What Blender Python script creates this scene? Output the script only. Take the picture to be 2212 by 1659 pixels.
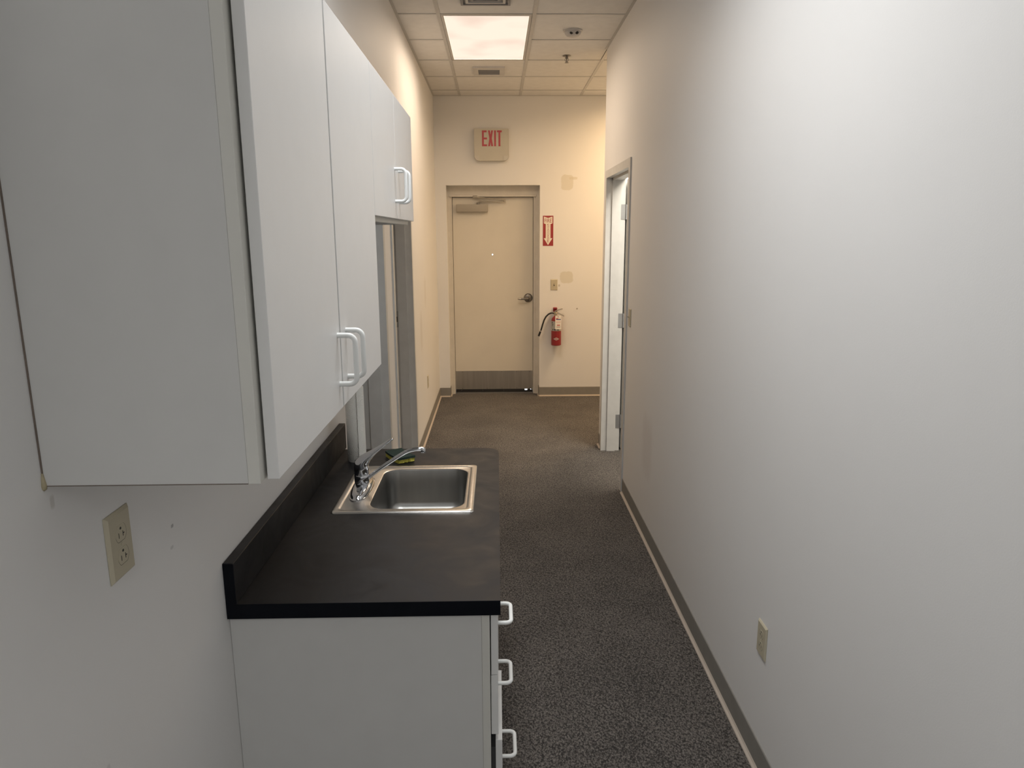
import bpy, bmesh, math, random
from mathutils import Vector, Matrix

random.seed(7)
for o in list(bpy.data.objects):
    bpy.data.objects.remove(o, do_unlink=True)
scene = bpy.context.scene
COL = scene.collection

# ------------------------------------------------------------------ camera
F_PX, PITCH, YAW, ROLL, CAM_H = 1540.06, math.radians(11.865), math.radians(1.1897), math.radians(-0.2347), 1.7414
cam_d = bpy.data.cameras.new('camera')
cam_d.sensor_fit = 'HORIZONTAL'
cam_d.sensor_width = 36.0
cam_d.lens = 36.0 * F_PX / 2212.0
cam_d.clip_start = 0.02
cam = bpy.data.objects.new('camera', cam_d)
COL.objects.link(cam)
fwd = Vector((math.sin(YAW) * math.cos(PITCH), math.cos(YAW) * math.cos(PITCH), -math.sin(PITCH)))
rgt = Vector((math.cos(YAW), -math.sin(YAW), 0))
upv = rgt.cross(fwd)
r2 = rgt * math.cos(ROLL) + upv * math.sin(ROLL)
u2 = -rgt * math.sin(ROLL) + upv * math.cos(ROLL)
cam.matrix_world = Matrix((
    (r2.x, u2.x, -fwd.x, 0), (r2.y, u2.y, -fwd.y, 0), (r2.z, u2.z, -fwd.z, CAM_H), (0, 0, 0, 1)))
scene.camera = cam

# ------------------------------------------------------------------ world, exposure
world = bpy.data.worlds.new('world')
scene.world = world
world.use_nodes = True
world.node_tree.nodes['Background'].inputs['Color'].default_value = (0.93, 0.96, 1.0, 1)
world.node_tree.nodes['Background'].inputs['Strength'].default_value = 1.4
scene.view_settings.view_transform = 'Standard'
scene.view_settings.look = 'None'
scene.view_settings.exposure = 0.42
scene.view_settings.gamma = 1.0
scene.view_settings.use_curve_mapping = False

# ceiling fixtures: (x0, x1, y0, y1, watts, colour, lens colour, label)
TROFFERS = [
    (-0.356, 0.254, 4.91, 6.13, 14.0, (1.0, 0.785, 0.585), (1.0, 0.855, 0.71), 'warm glowing troffer lens above the corridor between two ceiling vents'),
    (-0.356, 0.254, 1.25, 2.47, 15.8, (0.968, 0.985, 1.0), (1.0, 0.98, 0.95), 'white ceiling troffer above the sink counter'),
    (-0.356, 0.254, -2.41, -1.19, 17.5, (0.968, 0.985, 1.0), (1.0, 0.98, 0.95), 'white ceiling troffer near the back end of the corridor'),
    (1.474, 2.084, 6.13, 7.35, 33.0, (1.0, 0.68, 0.37), (1.0, 0.80, 0.55), 'yellowish ceiling troffer in the side passage past the corner'),
]
ROOM_LAMP = (1.15, 1.75, 3.9, 5.1, 48.0, (1.0, 0.90, 0.76))

# ------------------------------------------------------------------ shell dimensions (metres)
XL, XR, ZC, YW = -0.628, 0.8506, 3.1057, 7.633
YB, YC = -3.3, 5.78           # back wall, outside corner of the right wall
TW = 0.13                      # partition thickness

# ------------------------------------------------------------------ materials
def nodes_of(name):
    m = bpy.data.materials.new(name)
    m.use_nodes = True
    nt = m.node_tree
    b = nt.nodes['Principled BSDF']
    return m, nt, b

def mat(name, col, rough=0.5, metal=0.0, var=0.04, scale=14.0, bump=0.0, bscale=200.0, spec=0.5, detail=3.0, stretch=None):
    m, nt, b = nodes_of(name)
    tc = nt.nodes.new('ShaderNodeTexCoord')
    src = tc.outputs['Object']
    if stretch:
        mp = nt.nodes.new('ShaderNodeMapping')
        mp.inputs['Scale'].default_value = stretch
        nt.links.new(src, mp.inputs['Vector'])
        src = mp.outputs['Vector']
    n = nt.nodes.new('ShaderNodeTexNoise')
    n.inputs['Scale'].default_value = scale
    n.inputs['Detail'].default_value = detail
    nt.links.new(src, n.inputs['Vector'])
    r = nt.nodes.new('ShaderNodeValToRGB')
    r.color_ramp.elements[0].position = 0.3
    r.color_ramp.elements[1].position = 0.7
    r.color_ramp.elements[0].color = tuple(c * (1 - var) for c in col) + (1,)
    r.color_ramp.elements[1].color = tuple(min(1, c * (1 + var)) for c in col) + (1,)
    nt.links.new(n.outputs['Fac'], r.inputs['Fac'])
    nt.links.new(r.outputs['Color'], b.inputs['Base Color'])
    b.inputs['Roughness'].default_value = rough
    b.inputs['Metallic'].default_value = metal
    b.inputs['Specular IOR Level'].default_value = spec
    if bump:
        n2 = nt.nodes.new('ShaderNodeTexNoise')
        n2.inputs['Scale'].default_value = bscale
        n2.inputs['Detail'].default_value = 2.0
        nt.links.new(src, n2.inputs['Vector'])
        bp = nt.nodes.new('ShaderNodeBump')
        bp.inputs['Strength'].default_value = bump
        bp.inputs['Distance'].default_value = 0.002
        nt.links.new(n2.outputs['Fac'], bp.inputs['Height'])
        nt.links.new(bp.outputs['Normal'], b.inputs['Normal'])
    return m

def wall_mat(name, col, marks):
    """painted plasterboard; marks = (x,y,z, rx,ry,rz, colour, strength, softness) stains in world metres"""
    m, nt, b = nodes_of(name)
    g = nt.nodes.new('ShaderNodeNewGeometry')
    n = nt.nodes.new('ShaderNodeTexNoise')
    n.inputs['Scale'].default_value = 1.6
    n.inputs['Detail'].default_value = 4
    nt.links.new(g.outputs['Position'], n.inputs['Vector'])
    r = nt.nodes.new('ShaderNodeValToRGB')
    r.color_ramp.elements[0].position = 0.3
    r.color_ramp.elements[1].position = 0.7
    r.color_ramp.elements[0].color = tuple(c * 0.985 for c in col) + (1,)
    r.color_ramp.elements[1].color = tuple(min(1, c * 1.01) for c in col) + (1,)
    nt.links.new(n.outputs['Fac'], r.inputs['Fac'])
    out = r.outputs['Color']
    dn = nt.nodes.new('ShaderNodeTexNoise')
    dn.inputs['Scale'].default_value = 22.0
    dn.inputs['Detail'].default_value = 3
    nt.links.new(g.outputs['Position'], dn.inputs['Vector'])
    for (cx, cy, cz, rx, ry, rz, mc, st, soft) in marks:
        s = nt.nodes.new('ShaderNodeVectorMath'); s.operation = 'SUBTRACT'
        s.inputs[1].default_value = (cx, cy, cz)
        nt.links.new(g.outputs['Position'], s.inputs[0])
        d = nt.nodes.new('ShaderNodeVectorMath'); d.operation = 'DIVIDE'
        d.inputs[1].default_value = (rx, ry, rz)
        nt.links.new(s.outputs[0], d.inputs[0])
        ab = nt.nodes.new('ShaderNodeVectorMath'); ab.operation = 'ABSOLUTE'
        nt.links.new(d.outputs[0], ab.inputs[0])
        pw = nt.nodes.new('ShaderNodeVectorMath'); pw.operation = 'MULTIPLY'
        nt.links.new(ab.outputs[0], pw.inputs[0]); nt.links.new(ab.outputs[0], pw.inputs[1])
        ln = nt.nodes.new('ShaderNodeVectorMath'); ln.operation = 'LENGTH'
        nt.links.new(pw.outputs[0], ln.inputs[0])
        ad = nt.nodes.new('ShaderNodeMath'); ad.operation = 'MULTIPLY_ADD'
        nt.links.new(dn.outputs['Fac'], ad.inputs[0])
        ad.inputs[1].default_value = 0.7
        ad.inputs[2].default_value = -0.35
        sm = nt.nodes.new('ShaderNodeMath'); sm.operation = 'ADD'
        nt.links.new(ln.outputs['Value'], sm.inputs[0]); nt.links.new(ad.outputs[0], sm.inputs[1])
        mr = nt.nodes.new('ShaderNodeMapRange'); mr.interpolation_type = 'SMOOTHSTEP'
        mr.inputs['From Min'].default_value = 1.0
        mr.inputs['From Max'].default_value = 1.0 - soft
        mr.inputs['To Min'].default_value = 0.0
        mr.inputs['To Max'].default_value = st
        nt.links.new(sm.outputs[0], mr.inputs['Value'])
        mx = nt.nodes.new('ShaderNodeMix'); mx.data_type = 'RGBA'
        nt.links.new(mr.outputs[0], mx.inputs['Factor'])
        nt.links.new(out, mx.inputs['A'])
        mx.inputs['B'].default_value = tuple(mc) + (1,)
        out = mx.outputs['Result']
    nt.links.new(out, b.inputs['Base Color'])
    b.inputs['Roughness'].default_value = 0.55
    b.inputs['Specular IOR Level'].default_value = 0.35
    n2 = nt.nodes.new('ShaderNodeTexNoise')
    n2.inputs['Scale'].default_value = 260
    nt.links.new(g.outputs['Position'], n2.inputs['Vector'])
    bp = nt.nodes.new('ShaderNodeBump')
    bp.inputs['Strength'].default_value = 0.06
    bp.inputs['Distance'].default_value = 0.002
    nt.links.new(n2.outputs['Fac'], bp.inputs['Height'])
    nt.links.new(bp.outputs['Normal'], b.inputs['Normal'])
    return m

def carpet_mat():
    m, nt, b = nodes_of('carpet_loop_pile')
    g = nt.nodes.new('ShaderNodeNewGeometry')
    mp = nt.nodes.new('ShaderNodeMapping')
    mp.inputs['Rotation'].default_value = (0, 0, 0.6)
    mp.inputs['Scale'].default_value = (1.0, 0.7, 1.0)
    nt.links.new(g.outputs['Position'], mp.inputs['Vector'])
    v = nt.nodes.new('ShaderNodeTexVoronoi')
    v.inputs['Scale'].default_value = 210
    nt.links.new(mp.outputs[0], v.inputs['Vector'])
    n = nt.nodes.new('ShaderNodeTexNoise')
    n.inputs['Scale'].default_value = 120
    n.inputs['Detail'].default_value = 3
    nt.links.new(mp.outputs[0], n.inputs['Vector'])
    big = nt.nodes.new('ShaderNodeTexNoise')
    big.inputs['Scale'].default_value = 3
    big.inputs['Detail'].default_value = 4
    nt.links.new(g.outputs['Position'], big.inputs['Vector'])
    a = nt.nodes.new('ShaderNodeMath'); a.operation = 'MULTIPLY_ADD'
    nt.links.new(v.outputs['Distance'], a.inputs[0])
    a.inputs[1].default_value = -0.55
    nt.links.new(n.outputs['Fac'], a.inputs[2])
    a2 = nt.nodes.new('ShaderNodeMath'); a2.operation = 'MULTIPLY_ADD'
    nt.links.new(big.outputs['Fac'], a2.inputs[0])
    a2.inputs[1].default_value = 0.25
    nt.links.new(a.outputs[0], a2.inputs[2])
    r = nt.nodes.new('ShaderNodeValToRGB')
    e = r.color_ramp.elements
    e[0].position = 0.18; e[0].color = (0.030, 0.027, 0.025, 1)
    e[1].position = 0.66; e[1].color = (0.200, 0.180, 0.162, 1)
    nt.links.new(a2.outputs[0], r.inputs['Fac'])
    nt.links.new(r.outputs['Color'], b.inputs['Base Color'])
    b.inputs['Roughness'].default_value = 0.95
    b.inputs['Specular IOR Level'].default_value = 0.1
    b.inputs['Sheen Weight'].default_value = 0.15
    bp = nt.nodes.new('ShaderNodeBump')
    bp.inputs['Strength'].default_value = 0.8
    bp.inputs['Distance'].default_value = 0.004
    nt.links.new(a.outputs[0], bp.inputs['Height'])
    nt.links.new(bp.outputs['Normal'], b.inputs['Normal'])
    return m

def counter_mat():
    m, nt, b = nodes_of('charcoal_laminate')
    g = nt.nodes.new('ShaderNodeNewGeometry')
    n = nt.nodes.new('ShaderNodeTexNoise')
    n.inputs['Scale'].default_value = 6.5
    n.inputs['Detail'].default_value = 7
    n.inputs['Distortion'].default_value = 1.6
    nt.links.new(g.outputs['Position'], n.inputs['Vector'])
    r = nt.nodes.new('ShaderNodeValToRGB')
    e = r.color_ramp.elements
    e[0].position = 0.35; e[0].color = (0.008, 0.0085, 0.0105, 1)
    e[1].position = 0.68; e[1].color = (0.021, 0.0205, 0.0215, 1)
    nt.links.new(n.outputs['Fac'], r.inputs['Fac'])
    nt.links.new(r.outputs['Color'], b.inputs['Base Color'])
    b.inputs['Specular IOR Level'].default_value = 0.28
    r3 = nt.nodes.new('ShaderNodeMapRange')
    r3.inputs['From Min'].default_value = 0.3
    r3.inputs['From Max'].default_value = 0.7
    r3.inputs['To Min'].default_value = 0.40
    r3.inputs['To Max'].default_value = 0.60
    nt.links.new(n.outputs['Fac'], r3.inputs['Value'])
    nt.links.new(r3.outputs[0], b.inputs['Roughness'])
    n2 = nt.nodes.new('ShaderNodeTexNoise')
    n2.inputs['Scale'].default_value = 420
    nt.links.new(g.outputs['Position'], n2.inputs['Vector'])
    bp = nt.nodes.new('ShaderNodeBump')
    bp.inputs['Strength'].default_value = 0.08
    bp.inputs['Distance'].default_value = 0.001
    nt.links.new(n2.outputs['Fac'], bp.inputs['Height'])
    nt.links.new(bp.outputs['Normal'], b.inputs['Normal'])
    return m

def towel_mat():
    m, nt, b = nodes_of('embossed_paper')
    tc = nt.nodes.new('ShaderNodeTexCoord')
    v = nt.nodes.new('ShaderNodeTexVoronoi')
    v.inputs['Scale'].default_value = 18
    nt.links.new(tc.outputs['Object'], v.inputs['Vector'])
    s = nt.nodes.new('ShaderNodeMath'); s.operation = 'MULTIPLY'
    s.inputs[1].default_value = 95.0
    nt.links.new(v.outputs['Distance'], s.inputs[0])
    sn = nt.nodes.new('ShaderNodeMath'); sn.operation = 'SINE'
    nt.links.new(s.outputs[0], sn.inputs[0])
    b.inputs['Base Color'].default_value = (0.86, 0.85, 0.80, 1)
    b.inputs['Roughness'].default_value = 0.9
    b.inputs['Specular IOR Level'].default_value = 0.1
    bp = nt.nodes.new('ShaderNodeBump')
    bp.inputs['Strength'].default_value = 0.35
    bp.inputs['Distance'].default_value = 0.0015
    nt.links.new(sn.outputs[0], bp.inputs['Height'])
    nt.links.new(bp.outputs['Normal'], b.inputs['Normal'])
    return m

def lens_mat(name, col, strength):
    m, nt, b = nodes_of(name)
    tc = nt.nodes.new('ShaderNodeTexCoord')
    n = nt.nodes.new('ShaderNodeTexNoise')
    n.inputs['Scale'].default_value = 2.6
    n.inputs['Detail'].default_value = 1.5
    nt.links.new(tc.outputs['Object'], n.inputs['Vector'])
    r = nt.nodes.new('ShaderNodeValToRGB')
    e = r.color_ramp.elements
    e[0].position = 0.32; e[0].color = (col[0] * 0.88, col[1] * 0.80, col[2] * 0.80, 1)
    e[1].position = 0.52; e[1].color = tuple(col) + (1,)
    nt.links.new(n.outputs['Fac'], r.inputs['Fac'])
    nt.links.new(r.outputs['Color'], b.inputs['Emission Color'])
    b.inputs['Emission Strength'].default_value = strength
    b.inputs['Base Color'].default_value = (0.06, 0.06, 0.06, 1)
    b.inputs['Roughness'].default_value = 0.5
    return m

def emit_mat(name, col, strength):
    m, nt, b = nodes_of(name)
    b.inputs['Base Color'].default_value = tuple(col) + (1,)
    b.inputs['Emission Color'].default_value = tuple(col) + (1,)
    b.inputs['Emission Strength'].default_value = strength
    return m

WALLC = (0.79, 0.78, 0.765)
M = {}
M['wall_left'] = wall_mat('wall_paint_left', WALLC, [
    (XL, 1.005, 0.885, 0.02, 0.012, 0.016, (0.42, 0.40, 0.40), 0.35, 0.8),
    (XL, 1.005, 0.905, 0.02, 0.006, 0.010, (0.40, 0.38, 0.38), 0.35, 0.8),
    (XL, 1.30, 1.195, 0.02, 0.006, 0.004, (0.2, 0.2, 0.2), 0.6, 0.7),
    (XL, 1.29, 1.155, 0.02, 0.008, 0.004, (0.45, 0.44, 0.43), 0.5, 0.7),
    (XL, 0.962, 1.375, 0.02, 0.006, 0.012, (0.50, 0.47, 0.42), 0.5, 0.8),
    (XL, 5.9, 0.95, 0.02, 0.10, 0.20, (0.60, 0.56, 0.50), 0.35, 0.9),
    (XL, 6.3, 1.25, 0.02, 0.10, 0.16, (0.62, 0.58, 0.52), 0.35, 0.9),
])
M['wall_right'] = wall_mat('wall_paint_right', WALLC, [
    (XR, 3.9, 0.55, 0.02, 0.16, 0.22, (0.62, 0.58, 0.55), 0.35, 0.9),
])
M['wall_far'] = wall_mat('wall_paint_far', WALLC, [
    (0.738, YW, 2.265, 0.066, 0.05, 0.082, (0.62, 0.575, 0.47), 0.6, 0.25),
    (0.80, YW, 2.305, 0.05, 0.05, 0.015, (0.62, 0.57, 0.46), 0.6, 0.5),
    (0.742, YW, 1.290, 0.074, 0.05, 0.066, (0.62, 0.58, 0.46), 0.6, 0.25),
    (0.665, YW, 1.205, 0.012, 0.05, 0.014, (0.35, 0.30, 0.24), 0.5, 0.6),
])
M['wall'] = wall_mat('wall_paint_plain', WALLC, [])
M['carpet'] = carpet_mat()
M['tile'] = mat('acoustic_tile', (0.78, 0.77, 0.75), 0.9, bump=0.35, bscale=170, var=0.03, spec=0.1)
M['tee'] = mat('white_tee_metal', (0.56, 0.55, 0.53), 0.45)
M['slab'] = mat('ceiling_slab', (0.5, 0.5, 0.5), 0.9)
M['frame'] = mat('door_frame_paint', (0.60, 0.60, 0.585), 0.38)
M['exit_frame'] = mat('exit_frame_paint', (0.66, 0.62, 0.55), 0.45)
M['exit_door'] = mat('exit_door_paint', (0.68, 0.64, 0.56), 0.45, var=0.03, scale=3)
M['leaf'] = mat('door_leaf_white', (0.78, 0.77, 0.73), 0.4)
M['vinyl'] = mat('grey_vinyl_base', (0.26, 0.247, 0.225), 0.7, spec=0.04)
M['toe'] = mat('beige_carpet_edge', (0.46, 0.40, 0.34), 0.8)
M['melamine'] = mat('white_melamine', (0.78, 0.775, 0.76), 0.42, var=0.01)
M['endpanel'] = mat('grey_white_end_panel', (0.64, 0.635, 0.615), 0.5, var=0.015)
M['ffr'] = mat('face_frame_cream', (0.68, 0.67, 0.62), 0.5, var=0.015)
M['inside'] = mat('cabinet_interior', (0.10, 0.10, 0.10), 0.7)
M['handle'] = mat('white_handle_plastic', (0.84, 0.85, 0.83), 0.3, var=0.01)
M['caulk'] = mat('brown_caulk', (0.17, 0.135, 0.11), 0.7, var=0.2, scale=20)
M['glue'] = mat('yellowed_glue', (0.42, 0.36, 0.23), 0.5, var=0.2, scale=60)
M['counter'] = counter_mat()
M['edge'] = mat('black_edge_band', (0.004, 0.005, 0.008), 0.5, spec=0.12)
M['steel'] = mat('brushed_stainless', (0.60, 0.58, 0.55), 0.27, 1.0, var=0.06, scale=30, bump=0.05, bscale=60, stretch=(1, 8, 1))
M['bowl'] = mat('dimmed_satin_steel_bowl', (0.31, 0.305, 0.29), 0.36, 1.0, var=0.06, scale=30, stretch=(1, 1, 0.1))  # same steel as the rim, colour darkened to stand in for dim reflections
M['kick'] = mat('kickplate_stainless', (0.56, 0.54, 0.50), 0.36, 1.0, var=0.08, scale=12, stretch=(3, 1, 0.2))
M['chrome'] = mat('polished_chrome', (0.62, 0.63, 0.65), 0.07, 1.0, var=0.01)
M['darkmetal'] = mat('dark_satin_metal', (0.22, 0.21, 0.20), 0.35, 0.8)
M['hinge'] = mat('zinc_hinge', (0.36, 0.37, 0.38), 0.4, 0.7)
M['ivory'] = mat('ivory_plastic', (0.52, 0.47, 0.35), 0.4, var=0.01)
M['slot'] = mat('dark_slot', (0.03, 0.028, 0.025), 0.6)
M['closer'] = mat('closer_taupe_paint', (0.36, 0.33, 0.28), 0.45)
M['rubber'] = mat('black_rubber', (0.015, 0.015, 0.016), 0.6)
M['red'] = mat('extinguisher_red', (0.26, 0.018, 0.022), 0.28, var=0.03)
M['signred'] = mat('sign_red', (0.32, 0.035, 0.038), 0.45, var=0.03)
M['exitred'] = mat('exit_letter_red', (0.46, 0.055, 0.07), 0.4, var=0.02)
M['cream'] = mat('cream_plastic', (0.56, 0.53, 0.45), 0.45, var=0.01)
M['creamlens'] = mat('cream_lamp_cover', (0.62, 0.59, 0.52), 0.25, var=0.01)
M['signwhite'] = mat('sign_cream_white', (0.80, 0.74, 0.64), 0.5, var=0.01)
M['labelwhite'] = mat('label_silver_white', (0.44, 0.43, 0.40), 0.35, var=0.03)
M['tag'] = mat('paper_tag', (0.86, 0.82, 0.76), 0.7, var=0.01)
M['ink'] = mat('dark_print', (0.04, 0.04, 0.05), 0.6)
M['inkred'] = mat('red_print', (0.55, 0.12, 0.12), 0.6)
M['inkblue'] = mat('blue_print', (0.04, 0.06, 0.22), 0.6)
M['brass'] = mat('valve_brass', (0.55, 0.46, 0.30), 0.35, 0.8)
M['spoon'] = mat('satin_lever', (0.50, 0.47, 0.42), 0.35, 0.8)
M['towel'] = towel_mat()
M['core'] = mat('cardboard_core', (0.35, 0.26, 0.17), 0.9)
M['scrub'] = mat('green_scrub_pad', (0.016, 0.036, 0.027), 0.95, bump=0.9, bscale=900, var=0.3, scale=200)
M['foam'] = mat('yellow_sponge_foam', (0.62, 0.56, 0.10), 0.9, bump=0.9, bscale=500, var=0.15, scale=120)
M['ventwhite'] = mat('vent_white_metal', (0.60, 0.59, 0.57), 0.5)
M['ventdark'] = mat('vent_grille_grey', (0.30, 0.295, 0.30), 0.6)
M['sensor'] = mat('sensor_grey_plastic', (0.50, 0.49, 0.48), 0.4)
M['threshold'] = mat('threshold_metal', (0.3, 0.29, 0.28), 0.4, 0.6)

# ------------------------------------------------------------------ mesh helpers
WLOC = {}

def finish(name, bm, m, parent=None, smooth=None):
    bmesh.ops.recalc_face_normals(bm, faces=bm.faces[:])
    me = bpy.data.meshes.new(name)
    bm.to_mesh(me); bm.free()
    return link(name, me, m, parent, smooth)

def link(name, me, m, parent=None, smooth=None):
    xs = [v.co.copy() for v in me.vertices]
    lo = Vector((min(v.x for v in xs), min(v.y for v in xs), min(v.z for v in xs)))
    hi = Vector((max(v.x for v in xs), max(v.y for v in xs), max(v.z for v in xs)))
    c = (lo + hi) / 2
    c.z = lo.z
    me.transform(Matrix.Translation(-c))
    if smooth is not None:
        for p in me.polygons:
            p.use_smooth = True
        me.set_sharp_from_angle(angle=math.radians(smooth))
    if not me.materials:
        me.materials.append(m)
    o = bpy.data.objects.new(name, me)
    COL.objects.link(o)
    WLOC[o] = c
    if parent:
        o.parent = parent
        o.location = c - WLOC[parent]
    else:
        o.location = c
    return o

def dup(src, world_loc, parent=None):
    o = src.copy()
    COL.objects.link(o)
    WLOC[o] = Vector(world_loc)
    o.parent = parent
    o.location = Vector(world_loc) - (WLOC[parent] if parent else Vector())
    return o

def thing(name, label, cat, loc, group=None):
    o = bpy.data.objects.new(name, None)
    o.empty_display_size = 0.05
    COL.objects.link(o)
    o.location = loc
    WLOC[o] = Vector(loc)
    o['label'] = label
    o['category'] = cat
    if group:
        o['group'] = group
    return o

def tag(o, label, cat, group=None):
    o['label'] = label
    o['category'] = cat
    if group:
        o['group'] = group
    return o

def struct(o, label=None):
    o['kind'] = 'structure'
    if label:
        o['label'] = label
    return o

def box(bm, x0, x1, y0, y1, z0, z1, bev=0.0, seg=2):
    t = bmesh.new()
    bmesh.ops.create_cube(t, size=1.0)
    for v in t.verts:
        v.co = Vector(((x0 + x1) / 2 + v.co.x * (x1 - x0), (y0 + y1) / 2 + v.co.y * (y1 - y0), (z0 + z1) / 2 + v.co.z * (z1 - z0)))
    if bev:
        bmesh.ops.bevel(t, geom=t.edges[:], offset=bev, segments=seg, affect='EDGES', profile=0.5)
    me = bpy.data.meshes.new('tmp')
    t.to_mesh(me); t.free()
    bm.from_mesh(me)
    bpy.data.meshes.remove(me)
    return bm

def B(*a, **k):
    return box(bmesh.new(), *a, **k)

def prism(bm, pts, axis, a0, a1):
    """closed outline pts (u,v) extruded along axis from a0 to a1.  axis X: (y,z), Y: (x,z), Z: (x,y)"""
    def P(p, a):
        if axis == 'X': return (a, p[0], p[1])
        if axis == 'Y': return (p[0], a, p[1])
        return (p[0], p[1], a)
    lo = [bm.verts.new(P(p, a0)) for p in pts]
    hi = [bm.verts.new(P(p, a1)) for p in pts]
    n = len(pts)
    e = []
    for vs in (lo, hi):
        ed = [bm.edges.new((vs[i], vs[(i + 1) % n])) for i in range(n)]
        bmesh.ops.triangle_fill(bm, use_beauty=True, use_dissolve=False, edges=ed)
    for i in range(n):
        bm.faces.new((lo[i], lo[(i + 1) % n], hi[(i + 1) % n], hi[i]))
    return bm

def plate(bm, outer, hole, z0, z1):
    rings = []
    for z in (z0, z1):
        a = [bm.verts.new((p[0], p[1], z)) for p in outer]
        h = [bm.verts.new((p[0], p[1], z)) for p in hole]
        ed = [bm.edges.new((a[i], a[(i + 1) % len(a)])) for i in range(len(a))]
        ed += [bm.edges.new((h[i], h[(i + 1) % len(h)])) for i in range(len(h))]
        bmesh.ops.triangle_fill(bm, use_beauty=True, use_dissolve=False, edges=ed)
        rings.append((a, h))
    for k in (0, 1):
        lo, hi = rings[0][k], rings[1][k]
        n = len(lo)
        for i in range(n):
            bm.faces.new((lo[i], lo[(i + 1) % n], hi[(i + 1) % n], hi[i]))
    return bm

def rrect(x0, x1, y0, y1, r, n=6):
    """rounded rectangle outline; r a number or 4 radii for corners (x1y1, x0y1, x0y0, x1y0)"""
    rs = r if isinstance(r, (tuple, list)) else (r,) * 4
    pts = []
    for (cx, cy, a0, q) in ((x1, y1, 0, rs[0]), (x0, y1, 90, rs[1]), (x0, y0, 180, rs[2]), (x1, y0, 270, rs[3])):
        sx = -1 if cx == x1 else 1
        sy = -1 if cy == y1 else 1
        for i in range(n + 1):
            a = math.radians(a0 + 90 * i / n)
            pts.append((cx + sx * q + q * math.cos(a), cy + sy * q + q * math.sin(a)))
    return pts

def loft(bm, rings, cap0=True, cap1=True, closed=True):
    vs = [[bm.verts.new(p) for p in r] for r in rings]
    n = len(vs[0])
    for a, b in zip(vs[:-1], vs[1:]):
        for i in range(n if closed else n - 1):
            bm.faces.new((a[i], a[(i + 1) % n], b[(i + 1) % n], b[i]))
    if cap0: bm.faces.new(vs[0])
    if cap1: bm.faces.new(vs[-1])
    return bm

def tube(bm, pts, rad, seg=12, flat=1.0):
    pts = [Vector(p) for p in pts]
    if not isinstance(rad, (list, tuple)):
        rad = [rad] * len(pts)
    rings = []
    ref = None
    for i, p in enumerate(pts):
        d = (pts[min(i + 1, len(pts) - 1)] - pts[max(i - 1, 0)]).normalized()
        if ref is None:
            ref = Vector((0, 1, 0)) if abs(d.y) < 0.9 else Vector((0, 0, 1))
        s = (ref - d * ref.dot(d)).normalized()
        ref = s
        t = d.cross(s)
        rings.append([p + s * rad[i] * math.cos(2 * math.pi * k / seg) + t * rad[i] * flat * math.sin(2 * math.pi * k / seg) for k in range(seg)])
    return loft(bm, rings)

def lathe(bm, prof, c=(0, 0, 0), axis='Z', seg=24):
    """profile (r, h) around an axis through c"""
    rings = []
    for r, h in prof:
        ring = []
        for k in range(seg):
            a = 2 * math.pi * k / seg
            u, v = r * math.cos(a), r * math.sin(a)
            if axis == 'Z': q = (u, v, h)
            elif axis == 'Y': q = (u, h, v)
            else: q = (h, u, v)
            ring.append((c[0] + q[0], c[1] + q[1], c[2] + q[2]))
        rings.append(ring)
    return loft(bm, rings)

def text_mesh(s, x, z, width, height, y, thick=0.001):
    """flat lettering facing -Y, lower-left corner (x, z), fitted to width x height"""
    cu = bpy.data.curves.new('lettering', 'FONT')
    cu.body = s
    ob = bpy.data.objects.new('lettering', cu)
    COL.objects.link(ob)
    bpy.context.view_layer.update()
    me = bpy.data.meshes.new_from_object(ob.evaluated_get(bpy.context.evaluated_depsgraph_get()))
    bpy.data.objects.remove(ob, do_unlink=True)
    bm = bmesh.new(); bm.from_mesh(me); bpy.data.meshes.remove(me)
    xs = [v.co.x for v in bm.verts]; ys = [v.co.y for v in bm.verts]
    sx, sy = width / (max(xs) - min(xs)), height / (max(ys) - min(ys))
    ox, oy = min(xs), min(ys)
    for v in bm.verts:
        v.co = Vector((x + (v.co.x - ox) * sx, y, z + (v.co.y - oy) * sy))
    return bm

# ================================================================== SETTING
bm = B(-3.3, 4.3, -3.5, 7.84, -0.06, 0.0)
floor = struct(finish('floor', bm, M['carpet']), 'dark grey-brown loop pile carpet floor')

# ---- openings (rabbet edges)
OA, OB, OR_ = (3.07, 3.99), (4.39, 5.31), (4.68, 5.60)
ZT = 2.155
FW = 0.05

# left wall
bm = bmesh.new()
ys = [YB, OA[0] - FW, OA[1] + FW, OB[0] - FW, OB[1] + FW, YW + 0.2]
for a, b in ((ys[0], ys[1]), (ys[2], ys[3]), (ys[4], ys[5])):
    box(bm, XL - TW, XL, a, b, 0, 3.2)
for a, b in ((ys[1], ys[2]), (ys[3], ys[4])):
    box(bm, XL - TW, XL, a, b, ZT + FW, 3.2)
struct(finish('wall_left', bm, M['wall_left']))
# right wall
bm = bmesh.new()
box(bm, XR, XR + TW, YB, OR_[0] - FW, 0, 3.2)
box(bm, XR, XR + TW, OR_[1] + FW, YC, 0, 3.2)
box(bm, XR, XR + TW, OR_[0] - FW, OR_[1] + FW, ZT + FW, 3.2)
struct(finish('wall_right', bm, M['wall_right']))
# far wall with the recessed exit doorway
RX0, RX1, RZ = -0.515, 0.456, 2.238
bm = bmesh.new()
box(bm, XL, RX0, YW, YW + 0.20, 0, 3.2)
box(bm, RX1, 3.2, YW, YW + 0.20, 0, 3.2)
box(bm, RX0, RX1, YW, YW + 0.20, RZ, 3.2)
struct(finish('wall_far', bm, M['wall_far']))
struct(finish('wall_back', B(XL - TW, XR + TW, YB - 0.1, YB, 0, 3.2), M['wall']))
struct(finish('wall_passage_near', B(XR + TW, 3.2, YC - 0.09, YC, 0, 3.2), M['wall']))
struct(finish('wall_passage_side', B(3.1, 3.2, YC, YW, 0, 3.2), M['wall']))
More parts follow.
